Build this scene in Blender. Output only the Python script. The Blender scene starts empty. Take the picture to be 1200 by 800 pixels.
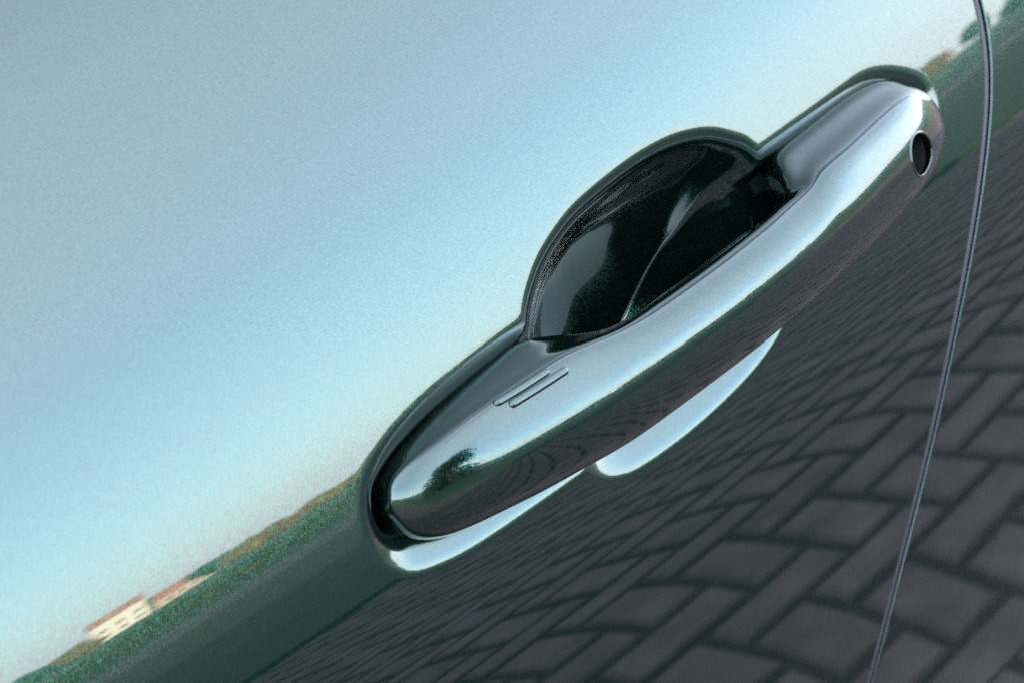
import bpy, bmesh, math, random
import numpy as np
from mathutils import Vector, Matrix
R_ = math.radians
scene = bpy.context.scene
col = scene.collection
Z0 = 0.85                                   # height of the handle above the paving

# ------------------------------------------------------------------ camera
PSI, TH, RHO = R_(42), R_(31), R_(10)       # from the car's front, from above, rolled
DIST, PPM = 0.75, 4550.0
vd = Vector((math.sin(PSI)*math.cos(TH), math.cos(PSI)*math.cos(TH), -math.sin(TH)))
r0 = Vector((math.cos(PSI), -math.sin(PSI), 0)); u0 = r0.cross(vd)
cr = r0*math.cos(RHO) - u0*math.sin(RHO); cu = r0*math.sin(RHO) + u0*math.cos(RHO)
cpos = Vector((0, 0, Z0)) - vd*DIST - cr*(185/PPM) + cu*(-5/PPM)
cam = bpy.data.cameras.new('camera'); camo = bpy.data.objects.new('camera', cam); col.objects.link(camo)
camo.matrix_world = Matrix(((cr.x, cu.x, -vd.x, cpos.x), (cr.y, cu.y, -vd.y, cpos.y), (cr.z, cu.z, -vd.z, cpos.z), (0, 0, 0, 1)))
cam.sensor_width = 36; cam.lens = 36*DIST*PPM/1200
cam.clip_start = 0.02; cam.clip_end = 2000
cam.dof.use_dof = True; cam.dof.focus_distance = 0.722; cam.dof.aperture_fstop = 22.0
scene.camera = camo

# ------------------------------------------------------------------ sky, sun, exposure
SUN_EL, SUN_AZ = R_(10), R_(-25)              # low evening sun behind the car, azimuth from +Y towards +X
world = bpy.data.worlds.new('World'); scene.world = world; world.use_nodes = True
wn = world.node_tree; bg = wn.nodes['Background']
sky = wn.nodes.new('ShaderNodeTexSky'); sky.sky_type = 'NISHITA'; sky.sun_disc = False
sky.sun_elevation = SUN_EL; sky.sun_rotation = SUN_AZ
sky.air_density = 0.8; sky.dust_density = 0.6; sky.ozone_density = 1.6
# thin high cloud veil over the whole sky
wtc = wn.nodes.new('ShaderNodeTexCoord'); wsep = wn.nodes.new('ShaderNodeSeparateXYZ'); wn.links.new(wtc.outputs['Generated'], wsep.inputs[0])
def wmath(op, a, b=None):
    n = wn.nodes.new('ShaderNodeMath'); n.operation = op
    for i, v in enumerate((a, b)):
        if v is None: continue
        if isinstance(v, (int, float)): n.inputs[i].default_value = v
        else: wn.links.new(v, n.inputs[i])
    return n.outputs[0]
wz = wmath('ADD', wmath('ABSOLUTE', wsep.outputs[2]), .22)
wc = wn.nodes.new('ShaderNodeCombineXYZ'); wn.links.new(wmath('DIVIDE', wsep.outputs[0], wz), wc.inputs[0]); wn.links.new(wmath('DIVIDE', wsep.outputs[1], wz), wc.inputs[1])
wnz = wn.nodes.new('ShaderNodeTexNoise'); wnz.inputs['Scale'].default_value = .55; wnz.inputs['Detail'].default_value = 1.5; wnz.inputs['Roughness'].default_value = .45
wn.links.new(wc.outputs[0], wnz.inputs['Vector'])
wmr = wn.nodes.new('ShaderNodeMapRange'); wmr.interpolation_type = 'SMOOTHSTEP'
wmr.inputs['From Min'].default_value = .38; wmr.inputs['From Max'].default_value = .68; wmr.inputs['To Min'].default_value = .36; wmr.inputs['To Max'].default_value = .60
wn.links.new(wnz.outputs[0], wmr.inputs[0])
wmix = wn.nodes.new('ShaderNodeMix'); wmix.data_type = 'RGBA'; wmix.inputs[7].default_value = (3.75, 3.72, 4.15, 1)
whz = wmath('POWER', wmath('SUBTRACT', 1, wmath('ABSOLUTE', wsep.outputs[2])), 7)      # haze thickens towards the horizon
wn.links.new(wmath('MINIMUM', wmath('ADD', wmr.outputs[0], wmath('MULTIPLY', whz, .6)), .93), wmix.inputs[0]); wn.links.new(sky.outputs[0], wmix.inputs[6])
wn.links.new(wmix.outputs[2], bg.inputs[0]); bg.inputs[1].default_value = 0.15
sl = bpy.data.lights.new('sun', 'SUN'); sl.energy = 3.6; sl.angle = R_(0.5); sl.color = (1, .86, .68)
so = bpy.data.objects.new('sun', sl); col.objects.link(so)
sdir = Vector((math.sin(SUN_AZ)*math.cos(SUN_EL), math.cos(SUN_AZ)*math.cos(SUN_EL), math.sin(SUN_EL)))
so.rotation_euler = sdir.to_track_quat('Z', 'Y').to_euler()
scene.view_settings.view_transform = 'Standard'; scene.view_settings.look = 'None'
scene.view_settings.exposure = 3.66; scene.view_settings.gamma = 1; scene.view_settings.use_curve_mapping = False
scene.cycles.max_bounces = 10; scene.cycles.glossy_bounces = 8
scene.cycles.use_denoising = False

# ------------------------------------------------------------------ materials
def mat(name, base, rough=.5, metal=0., spec=.5, **kw):
    m = bpy.data.materials.new(name); m.use_nodes = True
    b = m.node_tree.nodes['Principled BSDF']
    b.inputs['Base Color'].default_value = (*base, 1); b.inputs['Roughness'].default_value = rough
    b.inputs['Metallic'].default_value = metal; b.inputs['Specular IOR Level'].default_value = spec
    for k, v in kw.items(): b.inputs[k].default_value = v
    return m
def node(m, t, **kw):
    n = m.node_tree.nodes.new(t)
    for k, v in kw.items(): setattr(n, k, v)
    return n
def noise_colour(m, scale, c0, c1, lo=.35, hi=.65, detail=6, coord='Object', bump=0, dist=.01):
    L = m.node_tree.links; b = m.node_tree.nodes['Principled BSDF']
    tc = node(m, 'ShaderNodeTexCoord'); nz = node(m, 'ShaderNodeTexNoise'); nz.inputs['Scale'].default_value = scale; nz.inputs['Detail'].default_value = detail
    rp = node(m, 'ShaderNodeValToRGB'); rp.color_ramp.elements[0].position = lo; rp.color_ramp.elements[1].position = hi
    rp.color_ramp.elements[0].color = (*c0, 1); rp.color_ramp.elements[1].color = (*c1, 1)
    L.new(tc.outputs[coord], nz.inputs['Vector']); L.new(nz.outputs[0], rp.inputs[0]); L.new(rp.outputs[0], b.inputs['Base Color'])
    if bump:
        bp = node(m, 'ShaderNodeBump'); bp.inputs['Strength'].default_value = bump; bp.inputs['Distance'].default_value = dist
        L.new(nz.outputs[0], bp.inputs['Height']); L.new(bp.outputs[0], b.inputs['Normal'])
    return m
def paint(name, flake_size=.0002, tilt=.08):
    """Metallic green car paint: tilted flakes under a clear, slightly wavy coat."""
    m = mat(name, (.006, .04, .025), .11, .92, .5)
    L = m.node_tree.links; b = m.node_tree.nodes['Principled BSDF']
    b.inputs['Coat Weight'].default_value = 1.0; b.inputs['Coat Roughness'].default_value = .012; b.inputs['Coat IOR'].default_value = 1.65
    tc = node(m, 'ShaderNodeTexCoord')
    vo = node(m, 'ShaderNodeTexVoronoi'); vo.inputs['Scale'].default_value = 1/flake_size
    L.new(tc.outputs['Object'], vo.inputs['Vector'])
    sub = node(m, 'ShaderNodeVectorMath', operation='SUBTRACT'); sub.inputs[1].default_value = (.5, .5, .5)
    L.new(vo.outputs['Color'], sub.inputs[0])
    sc = node(m, 'ShaderNodeVectorMath', operation='SCALE'); sc.inputs['Scale'].default_value = tilt
    L.new(sub.outputs[0], sc.inputs[0])
    geo = node(m, 'ShaderNodeNewGeometry')
    ad = node(m, 'ShaderNodeVectorMath', operation='ADD'); L.new(geo.outputs['Normal'], ad.inputs[0]); L.new(sc.outputs[0], ad.inputs[1])
    nm = node(m, 'ShaderNodeVectorMath', operation='NORMALIZE'); L.new(ad.outputs[0], nm.inputs[0])
    L.new(nm.outputs[0], b.inputs['Normal'])
    # flakes of slightly different tint
    hs = node(m, 'ShaderNodeSeparateColor'); L.new(vo.outputs['Color'], hs.inputs[0])
    rp = node(m, 'ShaderNodeValToRGB'); rp.color_ramp.elements[0].color = (.004, .019, .015, 1); rp.color_ramp.elements[1].color = (.011, .052, .041, 1)
    L.new(hs.outputs[0], rp.inputs[0]); L.new(rp.outputs[0], b.inputs['Base Color'])
    # orange peel of the clear coat
    nz = node(m, 'ShaderNodeTexNoise'); nz.inputs['Scale'].default_value = 190; nz.inputs['Detail'].default_value = 1.5
    L.new(tc.outputs['Object'], nz.inputs['Vector'])
    bp = node(m, 'ShaderNodeBump'); bp.inputs['Strength'].default_value = .0022; bp.inputs['Distance'].default_value = .001
    L.new(nz.outputs[0], bp.inputs['Height']); L.new(bp.outputs[0], b.inputs['Coat Normal'])
    # a few specks of dust
    dv = node(m, 'ShaderNodeTexVoronoi'); dv.inputs['Scale'].default_value = 75; L.new(tc.outputs['Object'], dv.inputs['Vector'])
    dc = node(m, 'ShaderNodeSeparateColor'); L.new(dv.outputs['Color'], dc.inputs[0])
    thr = node(m, 'ShaderNodeMath', operation='MULTIPLY_ADD'); thr.inputs[1].default_value = .045; thr.inputs[2].default_value = -.014; L.new(dc.outputs[0], thr.inputs[0])
    lt = node(m, 'ShaderNodeMath', operation='LESS_THAN'); L.new(dv.outputs['Distance'], lt.inputs[0]); L.new(thr.outputs[0], lt.inputs[1])
    lm = node(m, 'ShaderNodeMath', operation='MULTIPLY'); lm.inputs[1].default_value = .4; L.new(lt.outputs[0], lm.inputs[0])
    df = node(m, 'ShaderNodeBsdfDiffuse'); df.inputs[0].default_value = (.05, .047, .04, 1)
    mx = node(m, 'ShaderNodeMixShader'); L.new(lm.outputs[0], mx.inputs[0]); L.new(b.outputs[0], mx.inputs[1]); L.new(df.outputs[0], mx.inputs[2])
    L.new(mx.outputs[0], m.node_tree.nodes['Material Output'].inputs[0])
    return m
M_paint = paint('green_metallic_paint')
M_hpaint = paint('green_metallic_paint_handle', .0002, .08)
M_black = mat('black_rubber', (.012, .012, .013), .55)
M_plastic = mat('black_gloss_plastic', (.008, .009, .01), .12)
M_steel = mat('brushed_steel', (.45, .45, .46), .28, 1)
M_lock = mat('dark_lock_metal', (.05,.05,.055), .35, 1)
M_seal = mat('grey_rubber_lip', (.024,.024,.032), .5)
M_glass = mat('tinted_glass', (.015, .02, .02), .02, 0, .6)
M_inner = mat('dark_primer', (.004, .005, .005), .6, 0, .08)

# ------------------------------------------------------------------ helpers
def tag(o, label=None, cat=None, group=None, kind=None):
    for k, v in (('label', label), ('category', cat), ('group', group), ('kind', kind)):
        if v: o[k] = v
    return o
def empty(name, loc, label=None, cat=None, group=None):
    o = bpy.data.objects.new(name, None); col.objects.link(o); o.location = loc
    return tag(o, label, cat, group)
def link(name, me, m, parent=None):
    o = bpy.data.objects.new(name, me); col.objects.link(o)
    if m and not me.materials: me.materials.append(m)
    if parent: o.parent = parent
    return o
def mesh(name, verts, faces, m=None, parent=None, smooth=True, normals=None, loc=None):
    me = bpy.data.meshes.new(name)
    v = np.asarray(verts, float)
    if loc is not None: v = v - np.asarray(loc)
    me.from_pydata(v.tolist(), [], [list(f) for f in faces]); me.update()
    if smooth: me.polygons.foreach_set('use_smooth', [True]*len(me.polygons))
    if normals is not None: me.normals_split_custom_set_from_vertices(np.asarray(normals).tolist())
    o = link(name, me, m, parent)
    return o
def sstep(a, b, x):
    t = np.clip((x-a)/(b-a), 0, 1); return t*t*(3-2*t)
def box_data(x0, x1, y0, y1, z0, z1):
    v = [(x0,y0,z0),(x1,y0,z0),(x1,y1,z0),(x0,y1,z0),(x0,y0,z1),(x1,y0,z1),(x1,y1,z1),(x0,y1,z1)]
    return v, [(0,3,2,1),(4,5,6,7),(0,1,5,4),(1,2,6,5),(2,3,7,6),(3,0,4,7)]
def box(name, x0, x1, y0, y1, z0, z1, m, parent=None, bevel=0):
    v, f = box_data(x0, x1, y0, y1, z0, z1); o = mesh(name, v, f, m, parent, False)
    if bevel:
        md = o.modifiers.new('bevel', 'BEVEL'); md.width = bevel; md.segments = 2
    return o

# ------------------------------------------------------------------ the ground
rnd = random.Random(4)
ground = mesh('ground', [(-600,-900,-.09),(900,-900,-.09),(900,300,-.09),(-600,300,-.09)], [(0,1,2,3)],
              noise_colour(mat('meadow', (.05,.08,.03), .9), .35, (.03,.06,.018), (.075,.095,.035)), smooth=False)
tag(ground, kind='structure')
PAV_Y0, PAV_Y1, PAV_X0, PAV_X1 = -3.1, 2.2, -3.4, 7.0
pav = box('pavement', PAV_X0, PAV_X1, PAV_Y0, PAV_Y1, -.085, -.012,
          noise_colour(mat('joint_sand', (.03,.028,.026), .95), 60, (.005,.0045,.004), (.012,.011,.010)))
tag(pav, kind='structure')
M_paver = mat('concrete_paver', (.2,.18,.18), .75)
L = M_paver.node_tree.links; b = M_paver.node_tree.nodes['Principled BSDF']
oi = node(M_paver, 'ShaderNodeObjectInfo'); tc = node(M_paver, 'ShaderNodeTexCoord')
geo = node(M_paver, 'ShaderNodeNewGeometry')
n1 = node(M_paver, 'ShaderNodeTexNoise'); n1.inputs['Scale'].default_value = 14; n1.inputs['Detail'].default_value = 8
L.new(geo.outputs['Position'], n1.inputs['Vector'])
rp = node(M_paver, 'ShaderNodeValToRGB'); rp.color_ramp.elements[0].color = (.036,.028,.027,1); rp.color_ramp.elements[1].color = (.125,.096,.093,1)
rp.color_ramp.elements[0].position = .25; rp.color_ramp.elements[1].position = .75
L.new(n1.outputs[0], rp.inputs[0])
mul = node(M_paver, 'ShaderNodeMix', data_type='RGBA', blend_type='MULTIPLY'); mul.inputs[0].default_value = 1
mr = node(M_paver, 'ShaderNodeMapRange'); mr.inputs['To Min'].default_value = .72; mr.inputs['To Max'].default_value = 1.15
L.new(geo.outputs['Random Per Island'], mr.inputs[0])
L.new(rp.outputs[0], mul.inputs[6]); L.new(mr.outputs[0], mul.inputs[7]); L.new(mul.outputs[2], b.inputs['Base Color'])

def paver_data(w, d, h=.07, c=.0055):
    v = []; 
    for z, s in ((-h, 0), (-c, 0), (0, c)):
        v += [(-w/2+s,-d/2+s,z),(w/2-s,-d/2+s,z),(w/2-s,d/2-s,z),(-w/2+s,d/2-s,z)]
    f = [(8,9,10,11)]
    for k in (0, 4):
        f += [(k+i, k+(i+1)%4, k+4+(i+1)%4, k+4+i) for i in range(4)]
    return v, f
PW, PD, PJ = .16, .08, .015
pm = []
for w, d in ((PW-PJ, PD-PJ), (PD-PJ, PW-PJ)):
    me = bpy.data.meshes.new('paver'); v, f = paver_data(w, d); me.from_pydata(v, [], f); me.materials.append(M_paver); pm.append((me, v, f))
spots = []                                   # herringbone: lie (horizontal) and stand (vertical) bricks
for i in range(-90, 90):
    for j in range(-45, 45):
        # unit cell of a 90 degree herringbone, 4 half-bricks per period along the diagonal
        x = PD*i + 4*PD*j; y = PD*i
        spots.append((x + PD, y + PD/2, 0)); spots.append((x + 2.5*PD, y, 1))
PX0, PX1, PY0, PY1 = PAV_X0, PAV_X1, PAV_Y0, PAV_Y1
def inside(s):
    hx, hy = (PD, PD/2) if s[2] == 0 else (PD/2, PD)
    return PX0 <= s[0]-hx and s[0]+hx <= PX1 and PY0 <= s[1]-hy and s[1]+hy <= PY1
spots = [s for s in spots if inside(s)]
spots.sort(key=lambda s: (s[0]-1.0)**2 + (s[1]+.95)**2)
fv, ff = [], []
for n, (x, y, k) in enumerate(spots):
    h = rnd.uniform(-.003, .002); tx, ty, tz = rnd.gauss(0, .006), rnd.gauss(0, .006), rnd.gauss(0, .012)
    if n < 300:
        o = bpy.data.objects.new('paver', pm[k][0]); col.objects.link(o); o.parent = pav
        o.location = (x, y, h); o.rotation_euler = (tx, ty, tz)
    else:
        k0 = len(fv)
        fv += [(x+a-c2*tz, y+c2+a*tz, h+z0) for a, c2, z0 in pm[k][1][4:]]
        ff += [tuple(q-4+k0 for q in f) for f in pm[k][2] if min(f) >= 4]
pf = mesh('paver_field', fv, ff, M_paver, pav, False); tag(pf, kind='stuff')

# ------------------------------------------------------------------ what the paint mirrors: verge, hedge, trees, house
M_grass = noise_colour(mat('lawn_grass', (.05,.1,.03), .9), 9, (.004,.024,.009), (.012,.050,.019))
lawn = box('lawn', -14, 60, -40, -3.12, -.08, .03, M_grass); tag(lawn, kind='structure')
road = box('road', -60, 200, -15.5, -11.5, -.05, .05, noise_colour(mat('asphalt', (.06,.06,.065), .85), 30, (.045,.045,.05), (.08,.08,.085)))
tag(road, kind='structure')

def leaf_cloud(npts, fn, size, seed):
    r = np.random.default_rng(seed); V, F = [], []
    for i in range(npts):
        p = fn(r); a = r.normal(size=3); a /= np.linalg.norm(a); b2 = np.cross(a, r.normal(size=3)); b2 /= np.linalg.norm(b2)
        s = size*r.uniform(.6, 1.4); k = len(V)
        V += [p-a*s, p+b2*s*.5, p+a*s, p-b2*s*.5]; F.append((k, k+1, k+2, k+3))
    return V, F
def leaf_mat(name, c0, c1, sc=1.3):
    return noise_colour(mat(name, c0, .6), sc, c0, c1)
M_hedge = leaf_mat('hedge_leaf', (.014,.035,.012), (.05,.085,.03))
M_bark = noise_colour(mat('bark', (.08,.06,.045), .9), 12, (.05,.04,.03), (.12,.09,.07))
def hedge(x0, x1, y, w, h, seed, label):
    t = empty('hedge', ((x0+x1)/2, y, 0), label, 'hedge')
    c = np.array(t.location)
    def fn(r):
        p = np.array([r.uniform(x0, x1), 0, 0]); f = r.integers(0, 3); hh = h*(1 + .06*math.sin(p[0]*2.3)+.05*math.sin(p[0]*5.1+seed))
        if f < 2: p[1] = y + (1 if f else -1)*w/2 + r.normal()*.06; p[2] = r.uniform(0.02, hh)
        else: p[1] = y + r.uniform(-w/2, w/2); p[2] = hh + r.normal()*.05
        return p
    V, F = leaf_cloud(9000, fn, .07, seed)
    mesh('foliage', V, F, M_hedge, t, False, loc=c)
    v, f = box_data(x0+.1, x1-.1, y-w/2+.12, y+w/2-.12, .03, h*.9); mesh('branches', v, f, M_bark, t, False, loc=c)
hedge(4.5, 20.0, -23.0, 1.0, .5, 2, 'low clipped green hedge mirrored along the horizon in the paint')
def tree(x, y, h, rx, name, m, seed, label, n=2600, leaf=.35, crown0=.28):
    t = empty(name, (x, y, 0), label, 'tree', 'trees mirrored along the horizon'); c = np.array((x, y, 0.))
    r = np.random.default_rng(seed)
    lobes = [(r.uniform(-.55, .55)*rx, r.uniform(-.55, .55)*rx, h*r.uniform(crown0+.12, .86), rx*r.uniform(.35, .6)) for _ in range(26 if leaf < .2 else 9)]
    def fn(rr):
        lx, ly, lz, s = lobes[rr.integers(len(lobes))]; a = rr.normal(size=3); a /= np.linalg.norm(a)
        return np.array([x+lx, y+ly, lz]) + a*s*np.array([1, 1, .85])*rr.uniform(.6, 1.02)
    V, F = leaf_cloud(n, fn, leaf, seed)
    mesh('crown', V, F, m, t, False, loc=c)
    V, F = [], []; K = 8; zs = np.linspace(-.08, h*.75, 7)
    for k, z in enumerate(zs):
        rad = .035*h*(1-.8*k/6)
        V += [(x+rad*math.cos(2*math.pi*q/K)+.02*k*math.sin(seed), y+rad*math.sin(2*math.pi*q/K), z) for q in range(K)]
    for k in range(6): F += [(k*K+q, k*K+(q+1)%K, k*K+K+(q+1)%K, k*K+K+q) for q in range(K)]
    mesh('trunk', V, F, M_bark, t, True, loc=c)
M_ochre = leaf_mat('autumn_leaf', (.16,.085,.02), (.30,.17,.045), .5)
M_green = leaf_mat('green_leaf', (.02,.045,.018), (.06,.085,.03), .5)
M_dkgreen = leaf_mat('conifer_leaf', (.008,.022,.012), (.025,.05,.024), .6)
def polar(az, d): return d*math.sin(R_(az)), -d*math.cos(R_(az))     # azimuth from straight out of the door towards the rear
k = 0
for az, d, h, rx, m, nm, lb in (
    (16.2, 60, 3.8, 3.0, M_green, 'round_tree', 'green tree mirrored at the bottom left corner of the horizon'),
    (17.9, 66, 3.4, 2.6, M_ochre, 'autumn_tree', 'ochre tree mirrored left of the cream house'),
    (20.2, 130, 8.6, 4.0, M_dkgreen, 'round_tree', 'dark tall tree mirrored behind the two houses'),
    (22.6, 70, 4.4, 2.2, M_green, 'round_tree', 'green tree mirrored just right of the red roof'),
    (23.6, 66, 3.8, 2.4, M_ochre, 'autumn_tree', 'first ochre tree right of the houses along the mirrored horizon'),
    (24.8, 70, 3.6, 2.2, M_ochre, 'autumn_tree', 'second ochre tree right of the houses along the mirrored horizon'),
    (26.2, 66, 3.6, 2.6, M_ochre, 'autumn_tree', 'third ochre tree right of the houses along the mirrored horizon'),
    (27.7, 66, 3.0, 2.6, M_ochre, 'autumn_tree', 'ochre tree mirrored nearest the front tip of the recess'),
    (31.0, 70, 3.4, 4.0, M_green, 'round_tree', 'green tree mirrored along the front of the handle'),
    (36.0, 64, 3.6, 4.0, M_ochre, 'autumn_tree', 'ochre tree mirrored along the middle of the handle'),
    (42.0, 70, 3.4, 4.0, M_green, 'round_tree', 'green tree mirrored along the rear of the handle'),
    (49.2, 50, 2.6, 2.6, M_ochre, 'autumn_tree', 'ochre tree mirrored between keyhole and door gap'),
    (51.4, 44, 4.2, 1.2, M_green, 'round_tree', 'narrow green tree mirrored right at the door gap'),
    (53.6, 46, 2.8, 2.6, M_dkgreen, 'round_tree', 'dark tree mirrored in the panel behind the door gap')):
    x, y = polar(az, d*2.6); k += 1
    tree(x, y, h*.8, rx*1.15, nm, m, 10+k, lb)
# tall evergreen shrub close by, mirrored as the dark patch in the handle's front end
tree(-2.7, -6.6, 4.4, 2.0, 'evergreen_shrub', M_dkgreen, 77, 'dark evergreen shrub mirrored in the front tip of the handle', 14000, .1, -.1)
# houses on the horizon, lit by the low sun
M_tiles = noise_colour(mat('red_roof', (.45,.16,.11), .8), 1.2, (.40,.13,.09), (.52,.22,.16))
M_wframe = mat('window_frame', (.6,.58,.55), .5)
def house(az, d, W2, Dp, Hh, Rh, wallm, label, nwin, rows):
    hx, hy = polar(az, d); ho = empty('house', (hx, hy, 0), label, 'house'); ho.rotation_euler.z = R_(az)
    box('wall', -W2, W2, -Dp, Dp, -.08, Hh, wallm, ho)
    e = .4
    rv = [(-W2-e,-Dp-e,Hh),(W2+e,-Dp-e,Hh),(W2+e,Dp+e,Hh),(-W2-e,Dp+e,Hh),(-W2-e,0,Hh+Rh),(W2+e,0,Hh+Rh)]
    mesh('roof', rv, [(0,1,5,4),(2,3,4,5),(0,4,3),(1,2,5),(0,3,2,1)], M_tiles, ho, False)
    for r in range(rows):
        for i in range(nwin):
            wx = W2*((2*i+1)/nwin-1); z0 = .9+2.8*r
            w = box('window', wx-.55, wx+.55, Dp-.02, Dp+.06, z0, z0+1.3, M_wframe, ho)
            box('pane', wx-.46, wx+.46, Dp+.05, Dp+.08, z0+.09, z0+1.21, M_glass, w)
house(19.6, 300, 4.4, 4, 7.5, 2.6, noise_colour(mat('cream_render', (.7,.62,.52), .8), 3, (.74,.66,.55), (.82,.76,.67)), 'tall cream house mirrored in the paint at lower left', 3, 2)
house(21.5, 310, 6.0, 4, 3.0, 3.2, noise_colour(mat('pink_render', (.6,.42,.34), .8), 3, (.55,.38,.30), (.64,.47,.39)), 'long low house with red roof mirrored beside the cream house', 5, 1)
# ------------------------------------------------------------------ car body side
_ak = np.array([(-.60,-24),(-.40,-17),(-.22,-9),(-.12,-4.5),(-.06,0),(-.035,5),(-.008,14.6),(.014,20.0),(.03,22.2),(.06,27.5),(.1,39),(.13,51),(.16,66),(.22,75)])
_za = np.linspace(-.6, .22, 1641); _aa = np.interp(_za, _ak[:, 0], _ak[:, 1])
for _ in range(60): _aa[1:-1] = .25*_aa[:-2] + .5*_aa[1:-1] + .25*_aa[2:]
for _w in (9, 15):
    _aa = np.convolve(np.pad(_aa, _w, mode='edge'), np.ones(2*_w+1)/(2*_w+1), 'valid')
def alpha(z):                                # elevation of the panel's normal, degrees -> radians
    z = np.asarray(z, float)
    return np.radians(np.interp(z, _za, _aa))
_zt = np.linspace(-.56, .2, 3041); _t = np.tan(alpha(_zt))
_yt = np.concatenate([[0], np.cumsum((_t[1:]+_t[:-1])/2*np.diff(_zt))]); _yt -= np.interp(0, _zt, _yt)
def fy(z): return np.interp(z, _zt, _yt)
ZTOP = .158
KX, CX = .35, .12                            # the side also bows along the car and twists a little
car = empty('car', (0, .9, 0), 'dark green metallic car side with painted grab handle, door gap at right', 'car')
CL = np.array(car.location)
def surf(x, z, o):
    """point o metres proud of the body side at (x, z)"""
    a = alpha(z)
    return np.stack([x, fy(z) + KX*x*x/2 + CX*x*np.maximum(z, -.2) - o*np.cos(a), Z0 + z + o*np.sin(a)], -1)
def grid_normals(P):
    du = np.gradient(P, axis=1); dv = np.gradient(P, axis=0)
    n = np.cross(du, dv); n /= np.linalg.norm(n, axis=-1, keepdims=True) + 1e-12
    return n
def grid_mesh(name, P, m, parent, mask=None, N=None):
    H, W = P.shape[:2]
    idx = np.arange(H*W).reshape(H, W)
    f = np.stack([idx[:-1, :-1], idx[:-1, 1:], idx[1:, 1:], idx[1:, :-1]], -1).reshape(-1, 4)
    if mask is not None: f = f[mask.reshape(-1)]
    used = np.unique(f); re = np.zeros(H*W, int); re[used] = np.arange(len(used))
    if N is None: N = grid_normals(P)
    return mesh(name, P.reshape(-1, 3)[used], re[f], m, parent, True, N.reshape(-1, 3)[used], loc=CL)

# recess outlines on the door, millimetres (x towards the rear, z up)
def smooth_poly(pts, n=60):
    p = np.array(pts, float); k = len(p); out = []
    for i in range(k):
        a, b2, c, d2 = p[i-1], p[i], p[(i+1) % k], p[(i+2) % k]
        for t in np.linspace(0, 1, n//8, endpoint=False):
            out.append(.5*((2*b2) + (-a+c)*t + (2*a-5*b2+4*c-d2)*t*t + (-a+3*b2-3*c+d2)*t**3))
    return np.array(out)
CHAN = smooth_poly([(-108.5,3.5),(-107.2,9.5),(-103.5,15.2),(-97.5,19),(-90,21.6),(-79,23.8),(-66,25.2),(-50,26.2),(-20,27),(15,27.6),(50,27.9),(78,27.8),(92,27.8),(101,27.6),
    (109,25.8),(117.3,21.8),(123.6,17),(126.6,11.8),(126,6.4),(122,1.6),(115,-2),(106,-4.8),(90,-6.8),(60,-9.5),(20,-14),(-20,-16.6),(-53,-16.8),(-78,-16.2),(-90,-14.8),(-100,-11.9),(-105.5,-7),(-108,-1.8)])
CUP = smooth_poly([(-49,8),(-46,19),(-42,26),(-37.4,30.9),(-30.3,35.9),(-21.5,39.6),(-10.8,42.3),(4,43.6),(17,43.8),(29.5,42.5),(40.8,39.2),(48.6,34.4),(54.5,29),(58.5,21),(60,12),
    (58,3),(53,-4.5),(46,-11),(40,-17.6),(28,-22.5),(13,-25.4),(-5.5,-26.9),(-23,-26.4),(-32.5,-24),(-39,-19.5),(-45.5,-10),(-48.6,-1)])
CUPB = CUP.copy(); CUPB[:, 1] = np.where(CUP[:, 1] < 8, 8 + (CUP[:, 1]-8)*2.3, CUP[:, 1])
def sdf(poly, X, Z):
    P = np.stack([X.ravel(), Z.ravel()], -1); best = np.full(len(P), 1e9); ins = np.zeros(len(P), bool)
    for i in range(len(poly)):
        a, b2 = poly[i-1], poly[i]; e = b2-a; L2 = e@e
        t = np.clip(((P-a)@e)/L2, 0, 1); dd = ((P-a-t[:, None]*e)**2).sum(1); best = np.minimum(best, dd)
        c = (a[1] > P[:, 1]) != (b2[1] > P[:, 1])
        if abs(e[1]) > 1e-9: ins ^= c & (P[:, 0] < a[0] + (P[:, 1]-a[1])*e[0]/e[1])
    return np.where(ins, 1, -1).reshape(X.shape)*np.sqrt(best).reshape(X.shape)      # + inside
_d = np.linspace(0, 60, 1201)
def prof(keys):                               # wall slope (degrees) against distance from the rim (mm) -> depth table
    s = np.interp(_d, [k[0] for k in keys], [k[1] for k in keys]); g_ = np.exp(-.5*(np.arange(-60, 61)*.05/.7)**2); g_ /= g_.sum()
    s = s*0 + np.convolve(np.concatenate([0*s[:60], s, np.full(60, s[-1])]), g_, 'valid'); t = np.tan(np.radians(s))
    return np.concatenate([[0], np.cumsum((t[1:]+t[:-1])/2*np.diff(_d))])
UP = prof([(0,0),(2.6,12),(5.4,44),(7.4,74),(60,74)])
LO = prof([(0,0),(2,17),(4,24),(9,28),(12,46),(15,60),(60,60)])
CUP_UP = prof([(0,0),(2.2,14),(4.6,46),(6.6,63),(9,58),(14,44),(22,32),(32,22),(44,13),(56,4),(60,0)])
CUP_LO = prof([(0,0),(2,19),(4,26),(11.5,29),(13,55),(14.5,72),(60,72)])
def smin(a, b2, k): h = np.clip(.5+.5*(b2-a)/k, 0, 1); return b2*(1-h)+a*h-k*h*(1-h)
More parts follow.
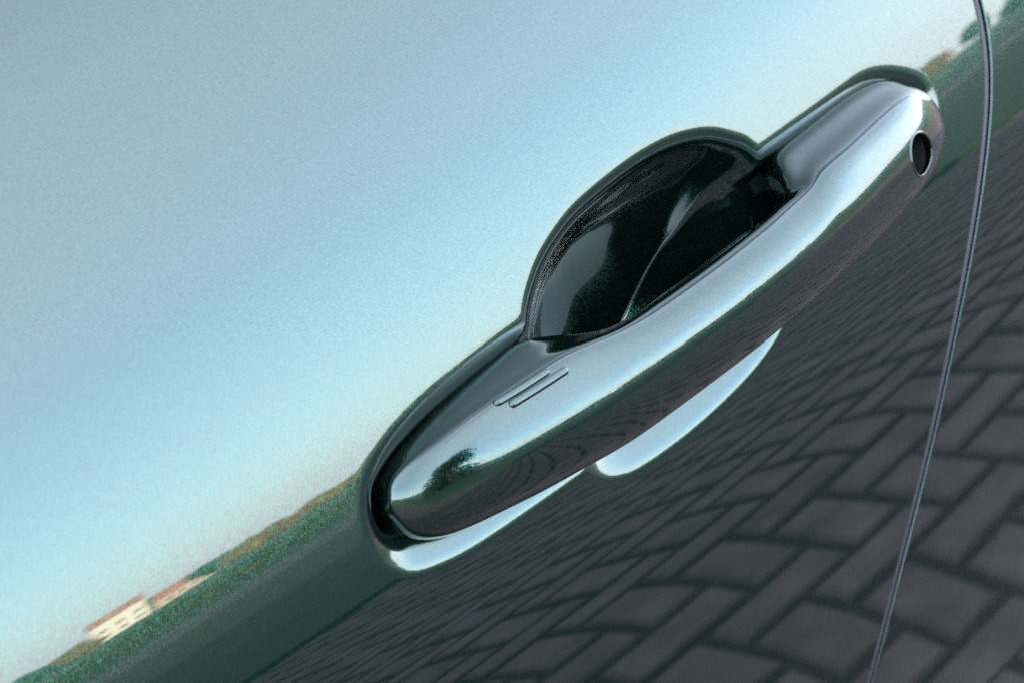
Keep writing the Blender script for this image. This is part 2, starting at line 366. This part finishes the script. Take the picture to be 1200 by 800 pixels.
def depth_mm(X, Z):
    w = sstep(-8, 14, Z); wc = sstep(-13, 1, Z); w = np.maximum(w, sstep(88, 104, X))
    s1 = sdf(CHAN, X, Z); q = np.maximum(s1, 0)
    dc = np.interp(q, _d, UP)*w + np.interp(q, _d, LO)*(1-w)
    dc = np.where(s1 > 0, smin(dc, 10.5+0*dc, 4), 0)
    s2 = sdf(CUP, X, Z); q = np.maximum(s2, 0); qb = np.maximum(sdf(CUPB, X, Z), 0)
    du = np.interp(qb, _d, CUP_UP)*wc + smin(np.interp(q, _d, CUP_LO), np.interp(qb, _d, CUP_UP), 4)*(1-wc)
    du = np.where(s2 > 0, smin(du, 36+0*du, 4), 0)
    D = -smin(-dc, -du, np.clip(np.minimum(dc, du)*1.2, .02, 2.4)); D = np.where((s1 > 0) | (s2 > 0), np.maximum(D, 0), 0)
    return D, np.maximum(s1, s2)
# shut line between the door and the rear side panel (x, z in mm)
SH = np.array([(-60,-560),(-40,-420),(-8,-300),(28,-220),(60,-153),(64.3,-143),(71.1,-128),(82.9,-104.1),(95.6,-81.4),(107.3,-58.7),(120.5,-37.6),(134.3,-17.4),(141.8,-8),(149.4,1.7),(155.2,11.6),(158.6,23.2),(160.5,45),(161.5,80),(163,200)])
def shx(z):
    z = np.asarray(z)*1000
    x = np.interp(z, SH[:, 1], SH[:, 0]); 
    for dz in (-14, -7, 7, 14): x = x + np.interp(z+dz, SH[:, 1], SH[:, 0])
    return x/5/1000
def lines(segs):
    out = []
    for a, b2, st in segs: out += list(np.arange(a, b2-1e-9, st))
    return np.array(out + [segs[-1][1]])
zl = lines([(-500,-200,6),(-200,-130,2.5),(-130,-30,1.2),(-30,50,.32),(50,110,1.1),(110,ZTOP*1000,1.2)])/1000
ul = lines([(-900,-230,10),(-230,-114,1.5),(-114,130,.32)])/1000
tl = np.concatenate([np.linspace(0, 1, 60)[1:]])
ROLL = .00045
def edge_roll(dist, s):
    """hem: within ROLL of the edge the sheet turns inwards on a quarter circle"""
    q = np.clip(dist, 0, ROLL); return ROLL - np.sqrt(np.maximum(ROLL**2-(ROLL-q)**2, 0))
# door: columns u, then columns that lean onto the shut line
GAP = .0036
zz, uu = np.meshgrid(zl, ul, indexing='ij')
xe = shx(zl) - GAP/2
# regular columns end where the leaning shut line cuts them: x = smooth blend between column and edge
u_all = np.concatenate([ul, lines([(131.5, 190, 1.5)])/1000])
u_max = u_all[-1]
# warp: map u in [uw, u_max] to [uw, xe]; uw lies left of the leaning line on every row
uw = np.minimum(xe - .030, .128)
U = np.broadcast_to(u_all, (len(zl), len(u_all)))
UWm = uw[:, None]; XE = xe[:, None]
inner = U <= .128
# rows whose line passes left of the handle keep their columns packed into the space before the line
sfac = np.clip((XE + .9)/(u_max + .9), 0, 1)
t = np.clip((U - UWm)/(u_max - UWm), 0, 1)
Xd = np.where(U <= UWm, U, UWm + (XE - UWm)*(t**.75))
Xd = np.sort(Xd, axis=1)
hem = XE + 0*zz[:, :1]
Pd_x = Xd; Zg = np.broadcast_to(zl[:, None], Xd.shape)
reg = (np.abs(Zg) < .07) & (Xd > -.125) & (Xd < .14)
D = np.zeros_like(Xd); S = np.full_like(Xd, -99.)
D[reg], S[reg] = depth_mm(Xd[reg]*1000, Zg[reg]*1000)
for _ in range(7):                            # soften the pressing
    D[1:-1] = .25*D[:-2] + .5*D[1:-1] + .25*D[2:]; D[:, 1:-1] = .25*D[:, :-2] + .5*D[:, 1:-1] + .25*D[:, 2:]
S = np.where(D > .004, 1., -1.)
# add hem columns
nh = 9
hx = [XE[:, 0] + ROLL*math.sin(a) for a in np.linspace(0, math.pi/2, nh)[1:]]
hd = [ROLL*(1-math.cos(a)) for a in np.linspace(0, math.pi/2, nh)[1:]]
Xf = np.concatenate([Xd - ROLL*np.clip((Xd-UWm)/(XE-UWm), 0, 1)] + [(h-ROLL)[:, None] for h in hx] + [(hx[-1]-ROLL)[:, None]], 1)
Of = np.concatenate([-D/1000] + [np.full((len(zl), 1), -h) for h in hd] + [np.full((len(zl), 1), -.016)], 1)
Zf = np.broadcast_to(zl[:, None], Xf.shape)
P = surf(Xf, Zf, Of)
Sf = np.concatenate([S, np.full((len(zl), nh), -99.)], 1)
rec = (Sf > .02); fm = rec[:-1, :-1] & rec[1:, :-1] & rec[:-1, 1:] & rec[1:, 1:]
N = grid_normals(P)
door = grid_mesh('door_panel', P, M_paint, car, ~fm, N)
recess = grid_mesh('handle_recess', P, M_paint, car, fm, N)
recess['label'] = 'hollowed finger cup and handle seat pressed into the door'
# rear side panel behind the gap
v = np.concatenate([-np.linspace(math.pi/2, 0, nh)*0 + 0, []])
cols = [(shx(zl) + GAP/2 + ROLL - ROLL*math.sin(a), -ROLL*(1-math.cos(a))) for a in np.linspace(math.pi/2, 0, nh)]
q0 = shx(zl) + GAP/2 + ROLL
xs = [np.full(1, 0)]
Xq = [cols[0][0][:, None]]; Oq = [np.full((len(zl), 1), -.016)]
for cx, co in cols: Xq.append(cx[:, None]); Oq.append(np.full((len(zl), 1), co))
for s in lines([(.0015, .06, .0015), (.06, .3, .01), (.3, 1.0, .02)]): 
    Xq.append((q0 + s)[:, None]); Oq.append(np.zeros((len(zl), 1)))
for s in np.linspace(.05, 1, 12): Xq.append((q0 + 1.0 + s*(1.55 - (q0 + 1.0)))[:, None]); Oq.append(np.zeros((len(zl), 1)))
Xq = np.concatenate(Xq, 1); Oq = np.concatenate(Oq, 1)
rear = grid_mesh('rear_side_panel', surf(Xq, np.broadcast_to(zl[:, None], Xq.shape), Oq), M_paint, car)
# rubber seal at the bottom of the gap
zs2 = np.linspace(-.5, ZTOP, 300); K = 17; ring = []
for a in np.linspace(0, 2*math.pi, K): ring.append(surf(shx(zs2) + .0012*math.cos(a), zs2, -.0012 + .0010*math.sin(a) - .004*(math.sin(a) < -.1)))
grid_mesh('door_seal', np.stack(ring, 1), M_seal, car)
# belt moulding, side window, roof, sill, front wing
top = surf(np.array([0.]), np.array([ZTOP]), 0)[0]
def sweep(name, prof2, x0, x1, m, n=60):
    xs = np.linspace(x0, x1, n); Pp = np.array(prof2)
    G = np.stack([np.stack([np.full(len(Pp), x), Pp[:, 0], Pp[:, 1]], -1) for x in xs], 0)
    H, W = G.shape[:2]; idx = np.arange(H*W).reshape(H, W)
    f = np.stack([idx[:-1, :-1], idx[:-1, 1:], idx[1:, 1:], idx[1:, :-1]], -1).reshape(-1, 4)
    return mesh(name, G.reshape(-1, 3), f, m, car, True, loc=CL)
ty, tz = top[1], top[2]
mold = [(ty-.0015+.013*math.sin(a)*.5 + .004, tz+.008-.008*math.cos(a)) for a in np.linspace(-.2, math.pi, 12)]
sweep('belt_moulding', [(ty-.003, tz-.004), (ty-.004, tz+.002), (ty-.002, tz+.009), (ty+.004, tz+.012), (ty+.010, tz+.011), (ty+.012, tz+.004)], -.9, .16, M_plastic)
gl = [(ty+.008+.14*math.sin(s*1.2), tz+.006+.36*s) for s in np.linspace(0, 1, 16)]
sweep('side_window', gl, -.9, 1.2, M_glass)
gy, gz = gl[-1]
sweep('roof', [(gy-.012, gz-.012), (gy-.012, gz+.01), (gy+.05, gz+.045), (gy+.3, gz+.075), (.9, gz+.085), (1.8-gy-.3, gz+.075), (1.8-gy, gz), (1.74, .3)], -1.6, 1.55, M_paint)
bot = surf(np.array([0.]), np.array([-.5]), 0)[0]
sweep('sill', [(bot[1], bot[2]-.002), (bot[1]+.012, bot[2]-.03), (bot[1]+.02, bot[2]-.12), (bot[1]+.09, bot[2]-.14), (1.7, bot[2]-.14)], -.9, 1.55, M_black)
zz2 = lines([(-500, ZTOP*1000, 12)])/1000
for nm, x0, x1 in (('front_wing', -1.75, -.905),):
    XX, ZZ = np.meshgrid(np.linspace(x0, x1, 30), zz2)
    grid_mesh(nm, surf(XX, ZZ, 0*XX), M_paint, car)
# wheels so that the shell stands on the paving
def lathe(name, prof2, c, m, parent, K=40):
    V, F = [], []
    for (r, y) in prof2: V += [(c[0]+r*math.cos(2*math.pi*q/K), c[1]+y, c[2]+r*math.sin(2*math.pi*q/K)) for q in range(K)]
    for k in range(len(prof2)-1): F += [(k*K+q, k*K+(q+1)%K, k*K+K+(q+1)%K, k*K+K+q) for q in range(K)]
    return mesh(name, V, F, m, parent, True, loc=CL)
for wx in (-1.35, 1.1):
    for wy in (.12, 1.55):
        wo = lathe('wheel', [(.05,.0),(.16,-.02),(.19,.01),(.2,.06),(.2,.16),(.05,.17)], (wx, wy, .31), M_steel, car)
        ty2 = lathe('tyre', [(.2,.0),(.27,-.015),(.305,.01),(.31,.05),(.31,.13),(.27,.18),(.2,.17)], (wx, wy, .31), M_black, None); ty2.parent = wo
# ------------------------------------------------------------------ door handle
# stations along the car: x, then (proud, z) of top-back, top, upper face, face, lower face, bottom, bottom-back, back, upper back (mm)
ST = [
 (-103.2, (-3.5,5),(-3.3,5),(-3.1,4.8),(-3,4.5),(-3.1,4.2),(-3.3,4),(-3.5,4),(-3.6,4.2),(-3.6,4.8)),
 (-102.0, (-6,9.5),(-2.2,8.8),(-.6,7),(-.2,4.5),(-.6,1.8),(-2.2,-.6),(-6,-1.5),(-9,0),(-9,8)),
 (-97.5, (-5,12.8),(1.0,11.6),(3.4,8.6),(4.0,4.6),(3.4,.2),(.6,-4.2),(-5,-6),(-11,-3),(-11,10)),
 (-88, (-4.5,16),(6.6,13.8),(8.7,10.2),(9.0,5),(8,-.8),(3.8,-6.8),(-4.5,-9.4),(-11,-5),(-11,13)),
 (-72, (-4.5,18.8),(11,16.2),(13.5,11.4),(14.4,5.4),(13,-1.4),(7.6,-8),(-4.5,-11),(-11,-6),(-11,15)),
 (-55, (-4.5,20.4),(14.2,17.2),(17.2,12.2),(18.4,5.8),(16.8,-1.4),(10.6,-8.2),(-4.5,-11),(-11,-6),(-11,16)),
 (-46, (-3.8,21),(15.4,17.4),(18.7,12.4),(20,5.8),(18.4,-1.4),(12,-8),(-1,-10),(-8,-5),(-8,16.5)),
 (-40, (-.5,19.9),(15.9,17.1),(19.5,12.3),(21,5.8),(19.2,-1.5),(13,-8),(3,-9),(-2,-4),(-2,15)),
 (-33, (4.6,16.8),(16,16.4),(20.2,12.2),(21.8,5.8),(20,-1.5),(13.8,-7.8),(6,-8),(3,-3.2),(3,11.5)),
 (-25, (7.2,14.2),(15.8,15.6),(20.6,11.9),(22.4,5.8),(20.6,-1.5),(14.6,-7.6),(8,-7.2),(6,-2.2),(6,9.4)),
 (-14, (8,13.3),(14.6,15.3),(20.8,11.8),(22.9,5.6),(21,-1.5),(15,-7.5),(8.4,-7),(6.6,-2),(6.6,8.8)),
 (6, (8,13.5),(14.8,15.2),(21,11.6),(23,5.6),(21.2,-1.5),(15.2,-7.4),(8.4,-7),(6.6,-2),(6.6,8.8)),
 (30, (8,13.6),(14.4,15.4),(20.2,11.8),(22.2,5.8),(20.4,-1.2),(14.6,-7),(8.2,-6.6),(6.4,-1.8),(6.4,8.9)),
 (44, (7.8,13.8),(13.6,15.8),(19,12.2),(21,6.2),(19.4,-.8),(13.8,-6.6),(7.6,-6.2),(6,-1.4),(6,9.2)),
 (51, (6.2,15),(14.4,16),(18.9,12.2),(20.3,6.4),(18.8,-.6),(13.2,-6.4),(6,-6.4),(4,-1.4),(4,10)),
 (55, (2.2,18.8),(15.2,16.4),(18.7,12.2),(19.9,6.5),(18.4,-.5),(12.6,-6.4),(3,-7),(-2,-2),(-2,14)),
 (58.5, (-2.5,22.0),(15.8,16.8),(18.4,12.3),(19.5,6.6),(18,-.4),(12.2,-6.4),(-1,-7.8),(-8,-3),(-8,18)),
 (64, (-3.5,22.8),(15.9,17),(17.9,12.4),(18.8,6.7),(17.3,-.3),(11.6,-6.4),(-4,-8.6),(-11,-4),(-11,18.5)),
 (78, (-3.5,23.2),(14.4,17.5),(16.3,12.8),(17,7),(15.5,.1),(10,-6.2),(-4.5,-8.8),(-11,-4),(-11,19)),
 (92, (-3.5,23.4),(12.4,17.8),(14.3,13.2),(15,7.3),(13.6,.5),(8,-5.8),(-4.5,-8.4),(-11,-4),(-11,19)),
 (102, (-3.8,22.6),(10,17.4),(12,13),(12.8,7.4),(11.5,1.2),(6.3,-5.0),(-4.5,-7.6),(-11,-3),(-11,18)),
 (110.5, (-4.5,19.6),(5.4,15.4),(8.3,11.8),(9.2,6.8),(8,1.6),(3.4,-3.6),(-5,-5.8),(-10,-1.8),(-10,15)),
 (116, (-5,14.8),(.2,13),(3.2,10),(4.2,6.2),(3.2,2.4),(0,-1.2),(-5.6,-2.6),(-10,.6),(-10,11.4)),
 (118.6, (-6,10.6),(-3.6,9.8),(-1.8,8.2),(-1.2,5.8),(-1.8,3.4),(-3.8,1.4),(-6.4,.8),(-9,2.2),(-9,9)),
 (119.3, (-5,6.6),(-4.8,6.5),(-4.6,6.3),(-4.5,6),(-4.6,5.7),(-4.8,5.5),(-5,5.5),(-5.1,5.7),(-5.1,6.3))]
def pchip(t, y, tq):
    h = np.diff(t); dl = np.diff(y, axis=0)/h.reshape(-1, *([1]*(y.ndim-1)))
    m = np.zeros_like(y)
    a, b2 = dl[:-1], dl[1:]; h0 = h[:-1].reshape(-1, *([1]*(y.ndim-1))); h1 = h[1:].reshape(h0.shape)
    w1 = 2*h1+h0; w2 = h1+2*h0
    with np.errstate(divide='ignore', invalid='ignore'):
        mm = (w1+w2)/(w1/a+w2/b2)
    m[1:-1] = np.where(a*b2 > 0, mm, 0); m[0] = dl[0]; m[-1] = dl[-1]
    k = np.clip(np.searchsorted(t, tq)-1, 0, len(t)-2); s = ((tq-t[k])/h[k]).reshape(-1, *([1]*(y.ndim-1))); hk = h[k].reshape(s.shape)
    return y[k]*(1+2*s)*(1-s)**2 + m[k]*hk*s*(1-s)**2 + y[k+1]*s*s*(3-2*s) + m[k+1]*hk*s*s*(s-1)
def periodic_spline(pts, n):
    """closed cubic spline through pts (k,2) by chord length, n samples"""
    p = np.array(pts); k = len(p); h = np.linalg.norm(np.roll(p, -1, 0)-p, axis=1)**.7 + 1e-6
    A = np.zeros((k, k)); B = np.zeros((k, 2))
    for i in range(k):
        hm, hp = h[i-1], h[i]
        A[i, i-1] = hm/6; A[i, i] = (hm+hp)/3; A[i, (i+1) % k] = hp/6
        B[i] = (p[(i+1) % k]-p[i])/hp - (p[i]-p[i-1])/hm
    Mm = np.linalg.solve(A, B); out = []
    per = n//k
    for i in range(k):
        for s in np.arange(per)/per:
            a, b2, hh = 1-s, s, h[i]
            out.append(a*p[i] + b2*p[(i+1) % k] + ((a**3-a)*Mm[i] + (b2**3-b2)*Mm[(i+1) % k])*hh*hh/6)
    return np.array(out)
stx = np.array([s[0] for s in ST]); stx = stx + 4.2*np.clip((stx-56)/60, 0, None) + 4.6*np.clip((-58-stx)/45, 0, None); stp = np.array([s[1:] for s in ST], float)
stp = np.concatenate([stp[:, :1], .45*stp[:, :1] + .55*stp[:, 1:2] + np.array([.12, .3])*np.clip(np.linalg.norm(stp[:, 1:2]-stp[:, :1], axis=-1, keepdims=True)/12, 0, 1), stp[:, 1:]], 1)
_wb = np.interp(stx, [-66, -34, 66, 112], [0, .85, .8, .15])      # belly of the bar
for _j, _s in ((4, .5), (5, 1.6), (6, 3.0), (7, 2.8), (8, 1.4)): stp[:, _j, 1] -= _s*_wb
chord = np.concatenate([[0], np.cumsum(np.maximum(np.hypot(np.diff(stx), np.diff(stp[:, 4, 0])), 1.2))])
NS, NJ = 420, 100
tq = np.linspace(0, chord[-1], NS)
xq = pchip(chord, stx, tq); cq = pchip(chord, stp, tq)
sg = 2.4/(chord[-1]/NS); kk = np.arange(-int(4*sg), int(4*sg)+1); gw = np.exp(-.5*(kk/sg)**2); gw /= gw.sum()
def gsm(y):
    n = len(kk)//2
    pad = np.concatenate([2*y[:1]-y[n:0:-1], y, 2*y[-1:]-y[-2:-n-2:-1]])
    return np.apply_along_axis(lambda c: np.convolve(c, gw, 'valid'), 0, pad)
xq = gsm(xq); cq = gsm(cq)
sec = np.array([periodic_spline(c, NJ) for c in cq])          # (NS, NJ, 2) proud, z
ZC = .0
a_h = alpha(.006)                                             # the handle stands square to the panel at its axis
def hpos(x, o, z):
    yb = fy(.006); zr = (z-6)/1000; oo = o/1000
    # local frame at the handle axis, following the panel's own slope
    return np.stack([x/1000, yb + KX*(x/1000)**2/2 + CX*x/1000*(zr+.006) + zr*math.tan(a_h) - oo*math.cos(a_h), Z0 + .006 + zr + oo*math.sin(a_h)], -1)
HP = hpos(np.broadcast_to(xq[:, None], sec.shape[:2]), sec[..., 0], sec[..., 1])
Hc = np.concatenate([HP, HP[:, :1]], 1)
du = np.gradient(HP, axis=0); dv = (np.roll(HP, -1, 1)-np.roll(HP, 1, 1))/2
HN = np.cross(dv, du); HN /= np.linalg.norm(HN, axis=-1, keepdims=True)+1e-15
ctr = HP.mean(1, keepdims=True)
if ((HN*(HP-ctr)).sum(-1)).mean() < 0: HN = -HN
idx = np.arange(NS*NJ).reshape(NS, NJ); nx = np.roll(idx, -1, 1)
F = np.stack([idx[:-1], idx[1:], nx[1:], nx[:-1]], -1).reshape(-1, 4)
# direction of the faces
p = HP.reshape(-1, 3); fn = np.cross(p[F[:, 1]]-p[F[:, 0]], p[F[:, 2]]-p[F[:, 0]])
if (fn*HN.reshape(-1, 3)[F[:, 0]]).sum() < 0: F = F[:, ::-1]
handle = mesh('door_handle', p, F.tolist() + [list(idx[0])] + [list(idx[-1][::-1])], M_hpaint, car, True, loc=CL)
handle['label'] = 'green painted grab handle with keyhole at its rear end'
bm = bmesh.new(); bm.from_mesh(handle.data); bmesh.ops.recalc_face_normals(bm, faces=bm.faces); bm.to_mesh(handle.data); bm.free()
def at(x, target, which):
    """surface point and normal on the handle's outside at x (mm) with section coordinate z (mm)"""
    i = int(np.argmin(abs(xq-x))); lim = NJ*7//10
    j = int(np.argmin(abs(sec[i, :lim, 1]-target))); return HP[i, j], HN[i, j], i, j
# keyhole: a well bored square to the end of the handle
kp, kn, ki, kj = at(96.5, 4.2, 0)
kn = (Vector(kn) + .5*Vector((0, -math.cos(a_h), math.sin(a_h)))).normalized(); kp = Vector(kp); KR = .0062
rot = kn.to_track_quat('Z', 'Y').to_matrix()
K = 48
cv = [tuple(kp - Vector(CL) + rot @ Vector((KR*math.cos(2*math.pi*q/K), KR*math.sin(2*math.pi*q/K), h))) for h in (-.0145, .01) for q in range(K)]
cf = [tuple(range(K))[::-1], tuple(range(K, 2*K))] + [(q, (q+1) % K, K+(q+1) % K, K+q) for q in range(K)]
cut = mesh('cutter', cv, cf, M_hpaint, None, False); cut.matrix_world = Matrix.Translation(Vector(CL))
bpy.context.view_layer.update()
md = handle.modifiers.new('bore', 'BOOLEAN'); md.object = cut; md.operation = 'DIFFERENCE'; md.solver = 'EXACT'
dg = bpy.context.evaluated_depsgraph_get(); newm = bpy.data.meshes.new_from_object(handle.evaluated_get(dg))
handle.modifiers.clear(); handle.data = newm
bpy.data.objects.remove(cut)
newm.polygons.foreach_set('use_smooth', [True]*len(newm.polygons)); newm.set_sharp_from_angle(angle=R_(50))
newm.materials.clear(); newm.materials.append(M_hpaint)
def ring_part(name, prof2, m, K=48, parent=handle):
    V, F = [], []
    for (r, h) in prof2: V += [tuple(kp + rot @ Vector((r*math.cos(2*math.pi*q/K), r*math.sin(2*math.pi*q/K), h))) for q in range(K)]
    for k in range(len(prof2)-1): F += [(k*K+q, k*K+(q+1) % K, k*K+K+(q+1) % K, k*K+K+q) for q in range(K)]
    F.append(tuple(range((len(prof2)-1)*K, len(prof2)*K)))
    return mesh(name, V, F, m, parent, True, loc=CL)
V, F = [], []; TK = 8
for q in range(K):
    for e in range(TK):
        aa_, bb_ = 2*math.pi*q/K, 2*math.pi*e/TK; rr_ = KR + .00045*math.cos(bb_)
        # the rim follows the handle's curved skin round the bore
        pt = kp + rot @ Vector((rr_*math.cos(aa_), rr_*math.sin(aa_), 0)); dq = ((HP - np.array(pt))**2).sum(-1)
        i_, j_ = np.unravel_index(int(np.argmin(dq)), dq.shape); hh = (Vector(HP[i_, j_]) - pt).dot(Vector(HN[i_, j_]))
        V.append(tuple(pt + Vector(HN[i_, j_])*(hh + .00035*math.sin(bb_) - .0001)))
for q in range(K):
    for e in range(TK): F.append((q*TK+e, q*TK+(e+1) % TK, ((q+1) % K)*TK+(e+1) % TK, ((q+1) % K)*TK+e))
mesh('keyhole_rim', V, F, M_hpaint, handle, True, loc=CL)
kl = ring_part('keyhole_liner', [(KR-.0001, -.0030), (KR-.0006, -.0034), (KR-.0008, -.0138), (KR-.0026, -.0140)], M_inner)
lc = ring_part('lock_cylinder', [(.0046, -.0139), (.0046, -.0120), (.0042, -.0116), (.0012, -.0116)], M_inner); lc['label'] = 'dark lock barrel deep in the keyhole'
# two raised touch ridges on the handle's front shoulder
def ridge(xa, xb, za, zb, w=.0011, h=.0010):
    n, K = 40, 9; V, F = [], []
    tt = np.linspace(0, 1, n)
    for s in tt:
        x = xa+(xb-xa)*s; z = za+(zb-za)*s
        i = int(np.clip(np.searchsorted(xq, x), 1, NS-1)); f = (x-xq[i-1])/(xq[i]-xq[i-1])
        lim = 42
        def pick(i):
            zc = sec[i, :lim, 1]; j = np.where((zc[:-1]-z)*(zc[1:]-z) <= 0)[0]; j = int(j[-1]) if len(j) else int(np.argmin(abs(zc-z)))
            g = (z-zc[j])/(zc[j+1]-zc[j]+1e-12) if j+1 < lim else 0; g = min(max(g, 0), 1)
            return HP[i, j]*(1-g)+HP[i, j+1]*g, HN[i, j]*(1-g)+HN[i, j+1]*g
        p0, n0 = pick(i-1); p1, n1 = pick(i); pp = p0*(1-f)+p1*f; nn = n0*(1-f)+n1*f; nn /= np.linalg.norm(nn)
        tx = np.array([1., 0, 0]); tx -= nn*(tx@nn); tx /= np.linalg.norm(tx); sd = np.cross(nn, tx)
        e = min(s, 1-s)*abs(xb-xa)/1000; c = math.sqrt(max(0, 1-max(0, 1-e/w)**2)); c = max(c, .02)
        for a in np.linspace(0, math.pi, K):
            V.append(pp + sd*w*c*math.cos(a) + nn*(h*c*math.sin(a)**.8 - .0001))
    for k in range(n-1): F += [(k*K+q, k*K+q+1, k*K+K+q+1, k*K+K+q) for q in range(K-1)]
    return mesh('touch_ridge', V, F, M_hpaint, handle, True, loc=CL)
ridge(-68.0, -51.5, 16.5, 17.1)
ridge(-65.5, -47.5, 14.9, 15.5)
